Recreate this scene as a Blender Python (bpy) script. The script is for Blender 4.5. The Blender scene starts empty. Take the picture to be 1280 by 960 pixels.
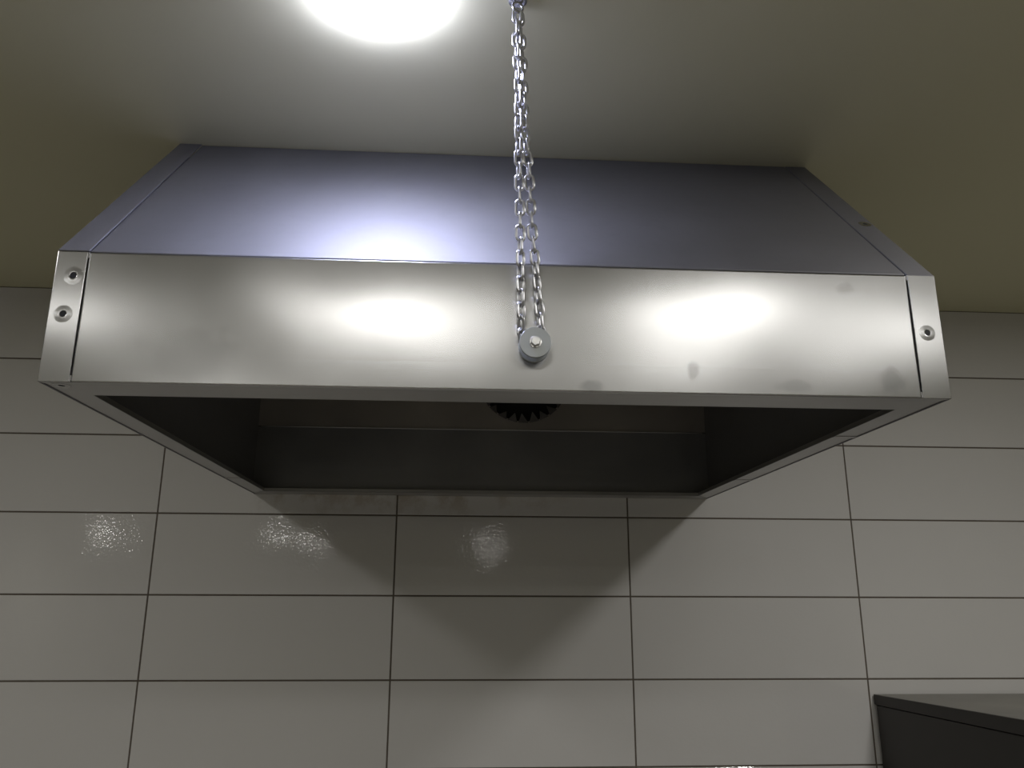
import bpy, bmesh, math, random
from mathutils import Vector, Matrix
random.seed(7)
S = bpy.context.scene
COL = S.collection
H0 = 1.79                      # height of the camera above the floor; z values below are relative to it
CEIL = 0.809
FLOOR = -H0

# ------------------------------------------------------------------ helpers
def V(x, y, z): return Vector((x, y, z + H0))

def link(name, me, parent=None):
    o = bpy.data.objects.new(name, me)
    COL.objects.link(o)
    if parent: o.parent = parent
    return o

def finish(name, bm, mats, parent=None, smooth=False, bevel=0, seg=2):
    bmesh.ops.recalc_face_normals(bm, faces=bm.faces)
    me = bpy.data.meshes.new(name)
    bm.to_mesh(me); bm.free()
    if not isinstance(mats, (list, tuple)): mats = [mats]
    for m in mats: me.materials.append(m)
    if smooth:
        for p in me.polygons: p.use_smooth = True
    o = link(name, me, parent)
    if bevel:
        b = o.modifiers.new('bevel', 'BEVEL')
        b.width = bevel; b.segments = seg; b.limit_method = 'ANGLE'; b.angle_limit = math.radians(20)
        b.harden_normals = False
    return o

def box(bm, x0, x1, y0, y1, z0, z1, mi=0):
    vs = [bm.verts.new((x, y, z + H0)) for x in (x0, x1) for y in (y0, y1) for z in (z0, z1)]
    for q in ((0, 1, 3, 2), (4, 6, 7, 5), (0, 4, 5, 1), (2, 3, 7, 6), (0, 2, 6, 4), (1, 5, 7, 3)):
        f = bm.faces.new([vs[i] for i in q]); f.material_index = mi

def prism(bm, pts, off, mi=0):
    """closed slab: polygon pts (Vectors, world) extruded by the vector off"""
    a = [bm.verts.new(p) for p in pts]; b = [bm.verts.new(p + off) for p in pts]
    n = len(pts)
    fs = [bm.faces.new(a), bm.faces.new(b[::-1])]
    for i in range(n):
        fs.append(bm.faces.new((a[i], b[i], b[(i + 1) % n], a[(i + 1) % n])))
    for f in fs: f.material_index = mi

def lathe(bm, prof, M, n=32, mi=0, closed=False):
    """profile (r, h) revolved about local z, placed by the matrix M"""
    rings = []
    for r, h in prof:
        if r < 1e-7: rings.append([bm.verts.new(M @ Vector((0, 0, h)))])
        else: rings.append([bm.verts.new(M @ Vector((r * math.cos(2 * math.pi * i / n), r * math.sin(2 * math.pi * i / n), h))) for i in range(n)])
    pairs = list(zip(rings[:-1], rings[1:]))
    if closed: pairs.append((rings[-1], rings[0]))
    for a, b in pairs:
        for i in range(n):
            j = (i + 1) % n
            if len(a) == 1 and len(b) == 1: continue
            if len(a) == 1: f = bm.faces.new((a[0], b[i], b[j]))
            elif len(b) == 1: f = bm.faces.new((a[i], b[0], a[j]))
            else: f = bm.faces.new((a[i], b[i], b[j], a[j]))
            f.material_index = mi

def frame(origin, z, xhint=Vector((1, 0, 0))):
    z = z.normalized(); x = (xhint - z * xhint.dot(z)).normalized(); y = z.cross(x)
    M = Matrix((x, y, z)).transposed().to_4x4(); M.translation = origin
    return M

def tag(o, label, cat, group=None):
    o['label'] = label; o['category'] = cat
    if group: o['group'] = group
    return o

def thing(name, label, cat, loc, group=None):
    o = bpy.data.objects.new(name, None); COL.objects.link(o)
    o.location = loc; o.empty_display_size = 0.05
    return tag(o, label, cat, group)

def adopt(root):
    """meshes were built in world space: keep them there while the empty sits at the base of the thing"""
    for c in root.children:
        c.matrix_parent_inverse = Matrix.Translation(root.location).inverted()

def struct(o):
    o['kind'] = 'structure'; return o

# ------------------------------------------------------------------ materials
class NT:
    def __init__(s, name):
        s.m = bpy.data.materials.new(name); s.m.use_nodes = True
        s.t = s.m.node_tree; s.b = s.t.nodes['Principled BSDF']
    def n(s, kind, **kw):
        x = s.t.nodes.new(kind)
        for k, v in kw.items():
            if k in x.inputs: x.inputs[k].default_value = v
            else: setattr(x, k, v)
        return x
    def l(s, a, b): s.t.links.new(a, b)
    def ramp(s, src, stops):
        r = s.n('ShaderNodeValToRGB'); e = r.color_ramp.elements
        while len(e) < len(stops): e.new(0.5)
        for i, (p, c) in enumerate(stops):
            e[i].position = p; e[i].color = c if len(c) == 4 else (*c, 1)
        s.l(src, r.inputs[0]); return r.outputs[0]
    def mixc(s, fac, a, b, mode='MIX'):
        x = s.n('ShaderNodeMix', data_type='RGBA', blend_type=mode)
        for sock, v in ((x.inputs[0], fac), (x.inputs[6], a), (x.inputs[7], b)):
            if hasattr(v, 'is_linked'): s.l(v, sock)
            elif sock == x.inputs[0]: sock.default_value = v
            else: sock.default_value = (*v, 1)
        return x.outputs[2]

def steel(name, col, rough, spots=(), var=0.08, grain=(6, 6, 160), bump=0.02, smudge=0.25, aniso=0.0):
    t = NT(name); b = t.b
    b.inputs['Metallic'].default_value = 1
    if aniso:                            # upright brushing spreads reflections sideways
        b.inputs['Anisotropic'].default_value = aniso
        tg = t.n('ShaderNodeTangent', direction_type='RADIAL', axis='Z'); t.l(tg.outputs[0], b.inputs['Tangent'])
    tc = t.n('ShaderNodeTexCoord')
    mp = t.n('ShaderNodeMapping'); mp.inputs['Scale'].default_value = grain
    t.l(tc.outputs['Object'], mp.inputs[0])
    fine = t.n('ShaderNodeTexNoise', Scale=3.0, Detail=4.0); t.l(mp.outputs[0], fine.inputs['Vector'])
    big = t.n('ShaderNodeTexNoise', Scale=4.5, Detail=5.0, Roughness=0.6); t.l(tc.outputs['Object'], big.inputs['Vector'])
    mid = t.n('ShaderNodeTexNoise', Scale=26.0, Detail=6.0, Roughness=0.7); t.l(tc.outputs['Object'], mid.inputs['Vector'])
    c = t.mixc(t.ramp(big.outputs[0], ((0.4, (0, 0, 0)), (0.7, (1, 1, 1)))), tuple(x * (1 - smudge * 0.5) for x in col), col)
    c = t.mixc(t.ramp(mid.outputs[0], ((0.5, (0, 0, 0)), (0.8, (0.5, 0.5, 0.5)))), c, tuple(x * 0.85 for x in col))
    for (p, sc, d) in spots:             # grease marks that belong to the sheet: centre, (1/size) scale, strength
        m2 = t.n('ShaderNodeMapping', vector_type='POINT'); m2.inputs['Scale'].default_value = sc
        m2.inputs['Location'].default_value = tuple(-p[i] * sc[i] for i in range(3))
        ad = t.n('ShaderNodeVectorMath', operation='ADD')
        ns = t.n('ShaderNodeTexNoise', Scale=45.0, Detail=3.0); t.l(tc.outputs['Object'], ns.inputs['Vector'])
        sv = t.n('ShaderNodeVectorMath', operation='SCALE'); sv.inputs['Scale'].default_value = 1.1
        t.l(ns.outputs['Color'], sv.inputs[0])
        t.l(tc.outputs['Object'], m2.inputs[0]); t.l(m2.outputs[0], ad.inputs[0]); t.l(sv.outputs[0], ad.inputs[1])
        sb = t.n('ShaderNodeVectorMath', operation='SUBTRACT'); sb.inputs[1].default_value = (0.55, 0.55, 0.55)
        t.l(ad.outputs[0], sb.inputs[0])
        ln = t.n('ShaderNodeVectorMath', operation='LENGTH'); t.l(sb.outputs[0], ln.inputs[0])
        k = t.ramp(ln.outputs['Value'], ((0.5, (d, d, d)), (1.0, (0, 0, 0))))
        c = t.mixc(k, c, tuple(x * 0.45 for x in col))
    t.l(c, b.inputs['Base Color'])
    r = t.n('ShaderNodeMapRange'); r.inputs[1].default_value = 0.3; r.inputs[2].default_value = 0.7
    r.inputs[3].default_value = rough - var; r.inputs[4].default_value = rough + var
    t.l(big.outputs[0], r.inputs[0]); t.l(r.outputs[0], b.inputs['Roughness'])
    bp = t.n('ShaderNodeBump', Strength=bump, Distance=0.002); t.l(fine.outputs[0], bp.inputs['Height'])
    if aniso:                            # the thin sheet is not perfectly flat
        wv = t.n('ShaderNodeTexNoise', Scale=5.0, Detail=0.0); t.l(tc.outputs['Object'], wv.inputs['Vector'])
        b2 = t.n('ShaderNodeBump', Strength=1.0, Distance=0.006); t.l(wv.outputs[0], b2.inputs['Height']); bp = b2
    t.l(bp.outputs[0], b.inputs['Normal'])
    return t.m

def plain(name, col, rough=0.6, metal=0.0, nscale=8, nvar=0.06, bump=0.0, bscale=60):
    t = NT(name); b = t.b
    b.inputs['Metallic'].default_value = metal; b.inputs['Roughness'].default_value = rough
    tc = t.n('ShaderNodeTexCoord')
    ns = t.n('ShaderNodeTexNoise', Scale=nscale, Detail=5.0); t.l(tc.outputs['Object'], ns.inputs['Vector'])
    t.l(t.mixc(ns.outputs[0], tuple(x * (1 - nvar) for x in col), tuple(min(1, x * (1 + nvar)) for x in col)), b.inputs['Base Color'])
    if bump:
        n2 = t.n('ShaderNodeTexNoise', Scale=bscale, Detail=4.0); t.l(tc.outputs['Object'], n2.inputs['Vector'])
        bp = t.n('ShaderNodeBump', Strength=bump, Distance=0.002); t.l(n2.outputs[0], bp.inputs['Height']); t.l(bp.outputs[0], b.inputs['Normal'])
    return t.m

def emit(name, col, st):
    t = NT(name); b = t.b
    b.inputs['Base Color'].default_value = (0.9, 0.9, 0.9, 1)
    b.inputs['Emission Color'].default_value = (*col, 1); b.inputs['Emission Strength'].default_value = st
    return t.m

M_BAND = steel('brushed_steel', (0.47, 0.47, 0.465), 0.25, var=0.012, aniso=0.62, bump=0.002,
               spots=(((0.2526, -1.0975, 0.292 + H0), (110, 10, 70), 0.55), ((0.115, -1.0975, 0.268 + H0), (55, 10, 90), 0.5),
                      ((-0.40, -1.0975, 0.30 + H0), (14, 5, 22), 0.25), ((0.52, -1.0975, 0.285 + H0), (45, 10, 45), 0.45),
                      ((0.47, -1.0975, 0.415 + H0), (70, 10, 90), 0.3), ((0.39, -1.0975, 0.275 + H0), (30, 10, 90), 0.3)))
M_SLOPE = steel('satin_steel', (0.25, 0.248, 0.262), 0.62, var=0.03, smudge=0.1, bump=0.03, grain=(60, 60, 60))
M_INNER = steel('inner_steel', (0.33, 0.33, 0.34), 0.45)
M_UPPER = steel('upper_back_steel', (0.47, 0.44, 0.42), 0.5)
M_LIP = steel('lip_steel', (0.52, 0.515, 0.51), 0.40)
M_CHAIN = steel('galvanised_chain', (0.66, 0.66, 0.68), 0.30, smudge=0.3)
M_WASH = plain('zinc_plated_steel', (0.42, 0.44, 0.44), 0.5, 0.85, nscale=60, nvar=0.08)
M_BOLT = plain('bright_zinc', (0.75, 0.75, 0.74), 0.25, 1.0, nscale=200, nvar=0.2, bump=0.3, bscale=500)
M_TAB = plain('dark_tab_steel', (0.10, 0.095, 0.09), 0.6, 0.6, nscale=40, nvar=0.4)  # darker steel for the cut tabs, tone varied by noise
M_DARK = plain('hole_shade_black', (0.012, 0.012, 0.014), 0.8)  # black stands in for the shade inside the duct and the rivet holes
M_GROUT = plain('brown_grout', (0.12, 0.10, 0.08), 0.9, nscale=40, nvar=0.25)
M_CEIL = plain('cream_ceiling_paint', (0.61, 0.585, 0.40), 0.75, nscale=2, nvar=0.02, bump=0.05, bscale=120)
M_WALL = plain('cream_wall_paint', (0.60, 0.58, 0.48), 0.7, nscale=2, nvar=0.03)
M_FLOOR = plain('dark_floor_tile', (0.42, 0.405, 0.375), 0.45, nscale=5, nvar=0.2)
M_CAB = plain('shaded_cabinet_steel', (0.035, 0.032, 0.03), 0.45, 0.3, nscale=6, nvar=0.2)  # shade on the steel sides is put into this colour
M_CABTOP = steel('cabinet_top_steel', (0.42, 0.41, 0.38), 0.45, smudge=0.5)
M_RUBBER = plain('black_rubber', (0.02, 0.02, 0.02), 0.7)
M_LAMPBODY = plain('white_lamp_plastic', (0.8, 0.8, 0.8), 0.4)
M_DIFF = emit('lamp_diffuser', (0.66, 0.70, 1.0), 92)

def tile_material():
    t = NT('glazed_wall_tile'); b = t.b
    tc = t.n('ShaderNodeTexCoord')
    ns = t.n('ShaderNodeTexNoise', Scale=2.2, Detail=4.0); t.l(tc.outputs['Object'], ns.inputs['Vector'])
    c = t.mixc(ns.outputs[0], (0.58, 0.57, 0.555), (0.64, 0.63, 0.615))
    # faint splashes just under the hood
    st = t.n('ShaderNodeTexNoise', Scale=14.0, Detail=6.0, Roughness=0.7); t.l(tc.outputs['Object'], st.inputs['Vector'])
    sep = t.n('ShaderNodeSeparateXYZ'); t.l(tc.outputs['Object'], sep.inputs[0])
    def win(src, a, b_):
        m = t.n('ShaderNodeMapRange'); m.inputs[1].default_value = a; m.inputs[2].default_value = b_
        t.l(src, m.inputs[0]); return m.outputs[0]
    def mul(a, b_):
        m = t.n('ShaderNodeMath', operation='MULTIPLY'); t.l(a, m.inputs[0]); t.l(b_, m.inputs[1]); return m.outputs[0]
    k = mul(win(sep.outputs['Z'], H0 + 0.195, H0 + 0.262), mul(win(sep.outputs['X'], -0.62, -0.5), win(sep.outputs['X'], 0.3, 0.0)))
    k = mul(k, t.ramp(st.outputs[0], ((0.48, (0, 0, 0)), (0.62, (0.6, 0.6, 0.6)))))
    c = t.mixc(k, c, (0.34, 0.27, 0.19))
    t.l(c, b.inputs['Base Color'])
    b.inputs['Roughness'].default_value = 0.045
    b.inputs['IOR'].default_value = 1.5
    w = t.n('ShaderNodeTexNoise', Scale=120.0, Detail=2.0); t.l(tc.outputs['Object'], w.inputs['Vector'])
    w2 = t.n('ShaderNodeTexNoise', Scale=9.0, Detail=1.0); t.l(tc.outputs['Object'], w2.inputs['Vector'])
    b1 = t.n('ShaderNodeBump', Strength=0.06, Distance=0.003); t.l(w.outputs[0], b1.inputs['Height'])
    b2 = t.n('ShaderNodeBump', Strength=0.10, Distance=0.01); t.l(w2.outputs[0], b2.inputs['Height']); t.l(b1.outputs[0], b2.inputs['Normal'])
    t.l(b2.outputs[0], b.inputs['Normal'])
    return t.m
M_TILE = tile_material()

# ------------------------------------------------------------------ room shell
XL, XR, YF = -5.2, 3.6, -11.6          # left wall, right wall, far wall behind the camera
bm = bmesh.new()
X0, Z0, TW, TH, G = -0.2138, -0.3887, 0.6, 0.1996, 0.0040
box(bm, XL - 0.1, XR + 0.1, 0.0016, 0.12, FLOOR - 0.1, CEIL + 0.1, 1)          # wall body, grout coloured
c0 = math.floor((XL - X0) / TW); c1 = math.ceil((XR - X0) / TW)
r0 = math.floor((FLOOR - Z0) / TH); r1 = 6
e = 0.0012
for ci in range(c0, c1):
    for ri in range(r0, r1):
        x0 = max(XL, X0 + ci * TW + G / 2); x1 = min(XR, X0 + (ci + 1) * TW - G / 2)
        z0 = max(FLOOR, Z0 + ri * TH + G / 2); z1 = min(CEIL, Z0 + (ri + 1) * TH - G / 2)
        if x1 - x0 < 0.01 or z1 - z0 < 0.01: continue
        tx, tz = random.gauss(0, 0.0006), random.gauss(0, 0.0006)
        def yy(x, z, d=0): return -0.0004 + d + tx * (x - (x0 + x1) / 2) + tz * (z - (z0 + z1) / 2)
        inner = [(x0 + e, z0 + e), (x1 - e, z0 + e), (x1 - e, z1 - e), (x0 + e, z1 - e)]
        outer = [(x0, z0), (x1, z0), (x1, z1), (x0, z1)]
        a = [bm.verts.new((x, yy(x, z), z + H0)) for x, z in inner]
        m = [bm.verts.new((x, yy(x, z, 0.0006), z + H0)) for x, z in outer]
        k = [bm.verts.new((x, 0.003, z + H0)) for x, z in outer]
        bm.faces.new(a)
        for i in range(4):
            j = (i + 1) % 4
            bm.faces.new((a[i], m[i], m[j], a[j])); bm.faces.new((m[i], k[i], k[j], m[j]))
struct(finish('wall_back', bm, [M_TILE, M_GROUT]))

bm = bmesh.new(); box(bm, XL - 0.1, XR + 0.1, YF - 0.1, 0.12, CEIL, CEIL + 0.12); struct(finish('ceiling', bm, M_CEIL))
bm = bmesh.new(); box(bm, XL - 0.1, XR + 0.1, YF - 0.1, 0.12, FLOOR - 0.12, FLOOR); struct(finish('floor', bm, M_FLOOR))
bm = bmesh.new(); box(bm, XL - 0.12, XL, YF - 0.1, 0.0, FLOOR, CEIL); struct(finish('wall_left', bm, M_WALL))
bm = bmesh.new(); box(bm, XR, XR + 0.12, YF - 0.1, 0.0, FLOOR, CEIL); struct(finish('wall_right', bm, M_WALL))
bm = bmesh.new(); box(bm, XL, XR, YF - 0.12, YF, FLOOR, CEIL); struct(finish('wall_front', bm, M_WALL))

# ------------------------------------------------------------------ extractor hood
HL, HR = -0.578, 0.600
YB, ZB, ZT, YS = -1.097, 0.2609, 0.4367, -0.7465
ZC = CEIL - 0.0006
T = 0.0028
SLL, SLR = -0.5395, 0.5604             # the slits beside the two corner flanges
hood = thing('extractor_hood', 'stainless steel canopy extractor hood mounted against the tiled wall and ceiling', 'extractor hood', V(0.011, 0, ZB))
def part(name, bm, mat, **k): return finish(name, bm, mat, hood, **k)

bm = bmesh.new(); box(bm, SLL + 0.0008, SLR - 0.0008, YB, YB + 0.005, ZB, ZT)
part('front_panel', bm, M_BAND, bevel=0.0021, seg=4)

sd = Vector((0, YS - YB, ZC - ZT)); slen = sd.length; sd.normalize()
sn = Vector((0, -sd.z, sd.y))          # outward normal of the sloping panel
def sp(x, s, h=0.0): return V(x, YB, ZT) + sd * s + sn * h
def slab(bm, x0, x1, s0, s1, h0, h1, x0b=None, x1b=None):
    x0b = x0 if x0b is None else x0b; x1b = x1 if x1b is None else x1b
    prism(bm, [sp(x0, s0, h0), sp(x1, s0, h0), sp(x1b, s1, h0), sp(x0b, s1, h0)], sn * (h1 - h0))
bm = bmesh.new(); slab(bm, SLL + 0.0008, SLR - 0.0008, 0.0030, slen, -T, 0)
part('sloping_panel', bm, M_SLOPE, bevel=0.0013, seg=3)

for side in (-1, 1):
    xe, xs = (HL, SLL) if side < 0 else (HR, SLR)
    lo, hi = min(xe, xs), max(xe, xs)
    a, b = (lo, hi - 0.0008) if side < 0 else (lo + 0.0008, hi)
    # upright flange, joined to the band above and below the slit
    bm = bmesh.new()
    box(bm, a, b, YB - 0.0008, YB + T - 0.0006, ZB, ZT)
    m0, m1 = (b - 0.0002, xs + 0.001) if side < 0 else (xs - 0.001, a + 0.0002)
    box(bm, m0, m1, YB + 0.0001, YB + T - 0.0006, ZB, ZB + 0.0095); box(bm, m0, m1, YB + 0.0001, YB + T - 0.0006, ZT - 0.0085, ZT)
    part('corner_flange', bm, M_BAND, bevel=0.0006)
    bm = bmesh.new()
    if side < 0: slab(bm, lo, hi + 0.001, 0.0, slen, 0.0003, 0.0022, x1b=hi + 0.001)
    else: slab(bm, lo + 0.0012, hi, 0.0, slen, -T, 0.0004, x0b=lo + 0.0006)
    part('sloping_flange', bm, M_SLOPE, bevel=0.0006)
    bm = bmesh.new()
    t = T if side < 0 else -T
    prof = [V(xe, YB + T, ZB), V(xe, YB + T, ZT - 0.0006), V(xe, YS + T, ZC), V(xe, -0.002, ZC), V(xe, -0.002, ZB)]
    prism(bm, prof, Vector((t, 0, 0)))
    part('side_panel', bm, M_SLOPE, bevel=0.0004)

# lower back panel, seam lip, upper back panel with the duct hole
bm = bmesh.new(); box(bm, HL + T, HR - T, -0.030, -0.0285, ZB + 0.001, 0.431)
part('lower_back_panel', bm, M_INNER)
bm = bmesh.new(); box(bm, HL + 0.02, HR - 0.02, -0.0345, -0.0302, 0.4305, 0.4335)
part('seam_lip', bm, M_LIP, bevel=0.0006)
DX, DZ, DR = 0.1115, 0.573, 0.1175
bm = bmesh.new()
n = 64
xa, xb, za, zb2 = HL + T, HR - T, 0.4336, ZC
ang = [2 * math.pi * i / n for i in range(n)]
def edge_pt(t):
    c, s = math.cos(t), math.sin(t); k = 1e9
    if c > 1e-9: k = min(k, (xb - DX) / c)
    if c < -1e-9: k = min(k, (xa - DX) / c)
    if s > 1e-9: k = min(k, (zb2 - DZ) / s)
    if s < -1e-9: k = min(k, (za - DZ) / s)
    return DX + c * k, DZ + s * k
corners = sorted(math.atan2(z - DZ, x - DX) % (2 * math.pi) for x in (xa, xb) for z in (za, zb2))
ang = sorted(ang + corners)
inn = [bm.verts.new(V(DX + DR * math.cos(t), -0.029, DZ + DR * math.sin(t))) for t in ang]
out = [bm.verts.new(V(edge_pt(t)[0], -0.029, edge_pt(t)[1])) for t in ang]
for i in range(len(ang)):
    j = (i + 1) % len(ang)
    bm.faces.new((inn[i], out[i], out[j], inn[j]))
r_ = bmesh.ops.extrude_face_region(bm, geom=bm.faces[:])
bmesh.ops.translate(bm, verts=[v for v in r_['geom'] if isinstance(v, bmesh.types.BMVert)], vec=(0, 0.0014, 0))
part('upper_back_panel', bm, M_UPPER)
# duct mouth with a cut and bent saw-tooth edge
Mduct = frame(V(DX, -0.0275, DZ), Vector((0, -1, 0)))
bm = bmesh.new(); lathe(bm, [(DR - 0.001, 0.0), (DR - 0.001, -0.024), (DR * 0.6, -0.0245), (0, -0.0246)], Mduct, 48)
duct = part('duct_mouth', bm, M_DARK)  # shallow closed dish, its black colour replaces the darkness of a deep duct
bm = bmesh.new()
nt = 26
for i in range(nt):
    t0 = 2 * math.pi * i / nt; t1 = 2 * math.pi * (i + 0.9) / nt; tm = (t0 + t1) / 2
    ln = random.uniform(0.010, 0.026); bend = random.uniform(0.004, 0.016)
    p = [(DR + 0.004, t0, 0.003), (DR + 0.004, t1, 0.003), (DR - ln, tm + random.uniform(-.05, .05), bend)]
    q = [V(DX + r * math.cos(t), -0.029 - h, DZ + r * math.sin(t)) for r, t, h in p]
    prism(bm, q, Vector((0, 0.0008, 0)))
finish('cut_tab', bm, M_TAB, duct)

# turned-in lips round the open underside, mitred
IL, IR, IF, IB = -0.5400, 0.5605, -1.0300, -0.0600
oc = [(HL + T, YB + T), (HR - T, YB + T), (HR - T, -0.004), (HL + T, -0.004)]
ic = [(IL, IF), (IR, IF), (IR, IB), (IL, IB)]
for i in range(4):
    j = (i + 1) % 4
    bm = bmesh.new()
    g = 0.0003
    dz = 0.0 if i % 2 == 0 else 0.0012
    prism(bm, [V(*oc[i], ZB + dz), V(*oc[j], ZB + dz), V(*ic[j], ZB + dz), V(*ic[i], ZB + dz)], Vector((0, 0, 0.0012)))
    if i in (1, 3):                                  # doubled overlap where two lengths of lip meet
        ym = -0.83 if i == 1 else -0.272
        x0, x1 = (IR, HR - T) if i == 1 else (HL + T, IL)
        box(bm, x0, x1, ym - 0.008, ym + 0.004, ZB + 0.0002, ZB + 0.0013)
        if i == 1: box(bm, x0, x1, -0.345, -0.332, ZB + 0.0002, ZB + 0.0013)
    # upstand along the inner edge
    d = Vector((ic[j][0] - ic[i][0], ic[j][1] - ic[i][1], 0)).normalized(); nrm = Vector((-d.y, d.x, 0)) * -0.0012
    a3, b3 = V(*ic[i], ZB + dz), V(*ic[j], ZB + dz)
    prism(bm, [a3, b3, b3 + Vector((0, 0, 0.008)), a3 + Vector((0, 0, 0.008))], nrm)
    part('bottom_lip', bm, M_LIP, bevel=0.0003, seg=1)

# punched rivet holes with their dimples
def hole(o, nrm, r=0.0030, ring=0.0007):
    bm = bmesh.new(); M = frame(o, nrm)
    lathe(bm, [(r * 2.8, 0.0), (r * 2.0, ring * 0.25), (r * 1.4, ring * 0.6), (r * 1.1, ring * 0.6), (r * 1.0, ring * 0.3)], M, 28)
    lathe(bm, [(r * 1.0, ring * 0.3), (r * 0.5, ring * 0.2), (0, ring * 0.2)], M, 28, 1)  # black disc painted as the shaded inside of the hole
    h = part('rivet_hole', bm, [M_BAND, M_DARK], smooth=True); h['label'] = 'dark round punched hole'
my = Vector((0, -1, 0))
hole(V(-0.5544, YB - 0.0009, 0.4032), my, 0.0044); hole(V(-0.5598, YB - 0.0009, 0.3506), my, 0.0042, 0.0006)
hole(V(0.5789, YB - 0.0009, 0.3529), my, 0.0040)
ss = (V(0, -0.9587, 0.5832) - V(0, YB, ZT)).dot(sd)
hole(sp(0.5873, ss, 0.0006), sn, 0.0036, 0.0002)
hole(V(-0.5568, -1.0800, ZB - 0.0002), Vector((0, 0, -1)), 0.0040, 0.0001)

# through bolt with two big washers that holds the chain ends
BX, BZ = 0.0418, 0.3195
bolt = bpy.data.objects.new('chain_bolt', None); COL.objects.link(bolt); bolt.parent = hood; bolt['label'] = 'zinc-plated bolt with large round washers'
Mb = frame(V(BX, YB, BZ), my)
def ring(name, r, ri, h0, h1, mat, n=64):
    bm = bmesh.new(); b = 0.0006
    lathe(bm, [(ri, h0), (r - b, h0), (r, h0 + b), (r, h1 - b), (r - b, h1), (ri, h1)], Mb, n, closed=True)
    o = finish(name, bm, mat, bolt)
    return o
ring('washer', 0.0205, 0.0042, 0.0006, 0.0032, M_WASH)
ring('washer', 0.0206, 0.0042, 0.0205, 0.0240, M_WASH)
bm = bmesh.new(); lathe(bm, [(0, 0.0003), (0.0042, 0.0003), (0.0042, 0.0262), (0, 0.0262)], Mb, 24); finish('shank', bm, M_BOLT, bolt)
bm = bmesh.new()
lathe(bm, [(0, 0.0240), (0.0078, 0.0240), (0.0078, 0.0252), (0.0074, 0.0254), (0, 0.0254)], Mb, 32)
lathe(bm, [(0, 0.0254), (0.0062, 0.0254), (0.0066, 0.0262), (0.0066, 0.0290), (0.0056, 0.0304), (0, 0.0306)], Mb @ Matrix.Rotation(0.3, 4, 'Z'), 6)
finish('hex_head', bm, M_BOLT, bolt)
adopt(hood)

# ------------------------------------------------------------------ chain
CH_L = [(0.0300, -1.1085, 0.3215), (0.0240, -1.1120, 0.3345), (0.0236, -1.1176, 0.3495), (0.0221, -1.1232, 0.4194), (0.0218, -1.1268, 0.4633), (0.0204, -1.1317, 0.5247),
        (0.019, -1.1354, 0.5701), (0.0186, -1.1401, 0.628), (0.0177, -1.1449, 0.687), (0.0152, -1.1497, 0.7471), (0.0150, -1.1547, 0.7930)]
CH_R = [(0.0470, -1.1085, 0.3250), (0.0499, -1.1127, 0.3388), (0.0489, -1.1137, 0.3516), (0.0446, -1.1172, 0.3945), (0.0413, -1.1207, 0.4381), (0.0375, -1.1234, 0.4712),
        (0.0346, -1.1279, 0.5273), (0.0323, -1.1312, 0.5671), (0.0289, -1.1335, 0.5959), (0.0265, -1.1353, 0.6426), (0.0235, -1.1400, 0.714), (0.0205, -1.1440, 0.765), (0.0175, -1.1500, 0.7930)]
chain = thing('chain', 'doubled zinc-plated steel link chain hanging from ceiling to hood front bolt', 'chain', V(0.035, -1.112, 0.325))
def link_mesh():
    bm = bmesh.new(); w, r, L = 0.0054, 0.00200, 0.0256
    h = L / 2 - r - w; path = []
    for i in range(13):
        t = math.pi * i / 12; path.append(Vector((w * math.cos(t), 0, h + w * math.sin(t))))
    for i in range(13):
        t = math.pi + math.pi * i / 12; path.append(Vector((w * math.cos(t), 0, -h + w * math.sin(t))))
    rings = []; N = len(path)
    for i, p in enumerate(path):
        tg = (path[(i + 1) % N] - path[i - 1]).normalized(); b = Vector((0, 1, 0)); nn = tg.cross(b)
        bulge = 1.18 if i in (0, 25) else 1.0          # the weld on one flank
        rings.append([bm.verts.new(p + (nn * math.cos(2 * math.pi * k / 10) + b * math.sin(2 * math.pi * k / 10)) * r * bulge) for k in range(10)])
    for i in range(N):
        a, b2 = rings[i], rings[(i + 1) % N]
        for k in range(10): bm.faces.new((a[k], a[(k + 1) % 10], b2[(k + 1) % 10], b2[k]))
    bmesh.ops.recalc_face_normals(bm, faces=bm.faces)
    me = bpy.data.meshes.new('link'); bm.to_mesh(me); bm.free()
    for p in me.polygons: p.use_smooth = True
    me.materials.append(M_CHAIN); return me
LM = link_mesh()
PITCH = 0.0178
def strand(pts, rot0, drift):
    P = [V(*p) for p in pts]
    seg = [(P[i + 1] - P[i]).length for i in range(len(P) - 1)]; tot = sum(seg)
    n = round(tot / PITCH); st = tot / n
    def at(s):
        for i, L in enumerate(seg):
            if s <= L or i == len(seg) - 1: return P[i].lerp(P[i + 1], s / L)
            s -= L
    for k in range(n):
        a, b = at(k * st), at((k + 1) * st); z = (b - a).normalized()
        ang = rot0 + drift * math.sin(k * 0.45) + (math.pi / 2 if k % 2 else 0) + random.uniform(-.18, .18)
        M = frame((a + b) / 2, z) @ Matrix.Rotation(ang, 4, 'Z')
        o = link('link', LM, chain); o.matrix_local = M
strand(CH_L, 0.35, 0.35)
strand(CH_R, 0.15, 0.4)
adopt(chain)

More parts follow.
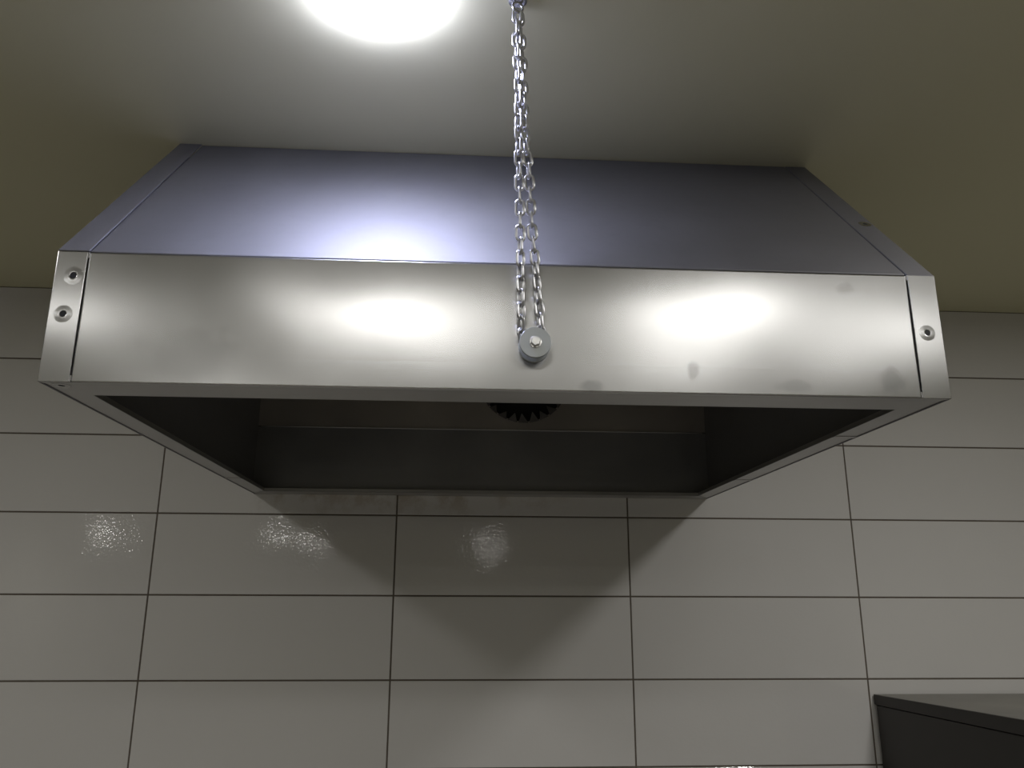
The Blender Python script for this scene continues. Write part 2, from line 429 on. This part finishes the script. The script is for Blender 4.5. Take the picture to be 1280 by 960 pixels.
# ceiling hook that carries the chain
hook = thing('ceiling_hook', 'small steel eye hook fixed to ceiling above the chain', 'hook', V(0.016, -1.155, CEIL))
bm = bmesh.new(); lathe(bm, [(0, 0), (0.013, 0), (0.013, 0.002), (0.010, 0.0035), (0, 0.0035)], frame(V(0.016, -1.155, CEIL - 0.0002), Vector((0, 0, -1))), 32)
finish('mounting_plate', bm, M_CHAIN, hook)
bm = bmesh.new()
R_, r_w = 0.0078, 0.0018
cen = V(0.016, -1.155, CEIL - 0.0115)
rr = []
for i in range(32):
    t = 2 * math.pi * i / 32; d = Vector((math.cos(t) * 0.9, math.cos(t) * 0.42, math.sin(t)))
    d.normalize()
    rr.append([bm.verts.new(cen + d * R_ + (d * math.cos(2 * math.pi * k / 10) + Vector((-0.42, 0.9, 0)).normalized() * math.sin(2 * math.pi * k / 10)) * r_w) for k in range(10)])
for i in range(32):
    for k in range(10): bm.faces.new((rr[i][k], rr[i][(k + 1) % 10], rr[(i + 1) % 32][(k + 1) % 10], rr[(i + 1) % 32][k]))
finish('eye', bm, M_CHAIN, hook, smooth=True)
adopt(hook)

# ------------------------------------------------------------------ ceiling lamp in view
LX, LY = -0.176, -1.168
lamp = thing('ceiling_lamp', 'bright round white flush lamp on the ceiling in front of the hood', 'lamp', V(LX, LY, CEIL))
Ml = frame(V(LX, LY, CEIL - 0.0003), Vector((0, 0, -1)))
bm = bmesh.new(); lathe(bm, [(0, 0), (0.064, 0), (0.064, 0.006), (0, 0.006)], Ml, 64); finish('base_ring', bm, M_LAMPBODY, lamp)
bm = bmesh.new()
prof = [(0.0645, 0.002), (0.070, 0.003), (0.073, 0.006)] + [(0.074 * math.cos(t), 0.008 + 0.024 * math.sin(t)) for t in [math.pi / 2 * i / 14 for i in range(14)]] + [(0, 0.032)]
lathe(bm, prof, Ml, 64); finish('diffuser', bm, M_DIFF, lamp, smooth=True)
adopt(lamp)

# the other ceiling lamps of the kitchen, out of view, and added fill lamps
def disk(x, y, w, size=0.2, col=(1.0, 0.98, 0.95), sy=None):
    L = bpy.data.lights.new('room_or_fill_lamp', 'AREA'); L.shape = 'DISK'; L.size = size; L.energy = w; L.color = col
    if sy: L.shape = 'ELLIPSE'; L.size_y = sy
    o = bpy.data.objects.new('room_or_fill_lamp', L); COL.objects.link(o); o.location = V(x, y, CEIL - 0.03); return o
disk(-1.36, -1.35, 6.2); disk(1.165, -1.35, 9.5)
disk(-1.24, -2.34, 1.6, 0.3, sy=0.2); disk(1.22, -2.28, 1.6, 0.3, sy=0.2)
disk(-0.235, -2.26, 3.4, 0.46, sy=0.16); disk(0.665, -2.25, 3.4, 0.46, sy=0.2)
for x, y in ((-2.3, -8.2), (-2.1, -9.5), (0.36, -10.1), (-4.4, -8.2)): disk(x, y, 12, 0.10)
for x, y in ((-1.0, -3.6), (1.0, -3.6), (-0.9, -4.3), (0.3, -4.3)): disk(x, y, 4.2)  # added fill lamps, only there to bounce light off the floor

# ------------------------------------------------------------------ cabinet at the lower right
CX, CT, CD = 0.9935, -0.2245, 0.62
cab = thing('steel_cabinet', 'dark cabinet with flat grey metal top standing against the wall tiles', 'cabinet', V(CX + 0.35, -0.31, FLOOR))
bm = bmesh.new(); prism(bm, [V(CX + 0.0012, -0.012, FLOOR + 0.10), V(CX + 0.0012, -0.012, CT - 0.0252), V(CX + 0.0012, -CD + 0.02, CT - 0.0138), V(CX + 0.0012, -CD + 0.02, FLOOR + 0.10)], Vector((0.70, 0, 0)))
finish('body', bm, M_CAB, cab, bevel=0.003)
bm = bmesh.new()
prism(bm, [V(CX, -0.006, CT - 0.024), V(CX, -0.006, CT - 0.001), V(CX, -CD, CT + 0.0155), V(CX, -CD, CT - 0.012)], Vector((0.705, 0, 0)))
rim = finish('top', bm, M_CAB, cab, bevel=0.001)
bm = bmesh.new()
prism(bm, [V(CX + 0.001, -0.007, CT - 0.001), V(CX + 0.001, -0.007, CT), V(CX + 0.001, -CD + 0.001, CT + 0.0165), V(CX + 0.001, -CD + 0.001, CT + 0.0155)], Vector((0.703, 0, 0)))
finish('cover_sheet', bm, M_CABTOP, rim, bevel=0.0003, seg=1)  # thin sheet so only the upper face has the lighter steel, sides painted shaded
bm = bmesh.new(); box(bm, CX + 0.006, CX + 0.697, -CD + 0.000, -CD + 0.020, FLOOR + 0.12, CT - 0.032)
door = finish('door', bm, M_CAB, cab, bevel=0.003)
bm = bmesh.new(); box(bm, CX + 0.62, CX + 0.64, -CD - 0.03, -CD - 0.015, -1.0, -0.6); box(bm, CX + 0.622, CX + 0.638, -CD - 0.016, -CD + 0.001, -0.98, -0.96); box(bm, CX + 0.622, CX + 0.638, -CD - 0.016, -CD + 0.001, -0.64, -0.62)
finish('handle', bm, M_CABTOP, door, bevel=0.002)
for fx in (0.05, 0.65):
    for fy in (-0.56, -0.06):
        bm = bmesh.new(); lathe(bm, [(0, 0), (0.022, 0), (0.018, 0.02), (0.015, 0.101), (0, 0.101)], frame(V(CX + fx, fy, FLOOR), Vector((0, 0, 1))), 20)
        finish('foot', bm, M_RUBBER, cab)
adopt(cab)

# ------------------------------------------------------------------ world, camera, colour
w = bpy.data.worlds.new('World'); S.world = w; w.use_nodes = True
w.node_tree.nodes['Background'].inputs[0].default_value = (0.6, 0.62, 0.65, 1)
w.node_tree.nodes['Background'].inputs[1].default_value = 0.02

cam = bpy.data.cameras.new('Camera'); co = bpy.data.objects.new('Camera', cam); COL.objects.link(co)
yaw, pitch, roll, f = 0.0624, 0.2630, 0.0033, 1004.76
r0v = Vector((math.cos(yaw), -math.sin(yaw), 0))
fw = Vector((math.sin(yaw) * math.cos(pitch), math.cos(yaw) * math.cos(pitch), math.sin(pitch)))
u0 = Vector((-math.sin(yaw) * math.sin(pitch), -math.cos(yaw) * math.sin(pitch), math.cos(pitch)))
rv = r0v * math.cos(roll) + u0 * math.sin(roll); uv = u0 * math.cos(roll) - r0v * math.sin(roll)
Mc = Matrix((rv, uv, -fw)).transposed().to_4x4(); Mc.translation = V(-0.0491, -2.0971, 0)
co.matrix_world = Mc
cam.sensor_width = 36; cam.lens = f / 1280 * 36; cam.clip_start = 0.02
S.camera = co
vs = S.view_settings
vs.view_transform = 'Standard'; vs.look = 'None'; vs.gamma = 1; vs.use_curve_mapping = False; vs.exposure = 0.0
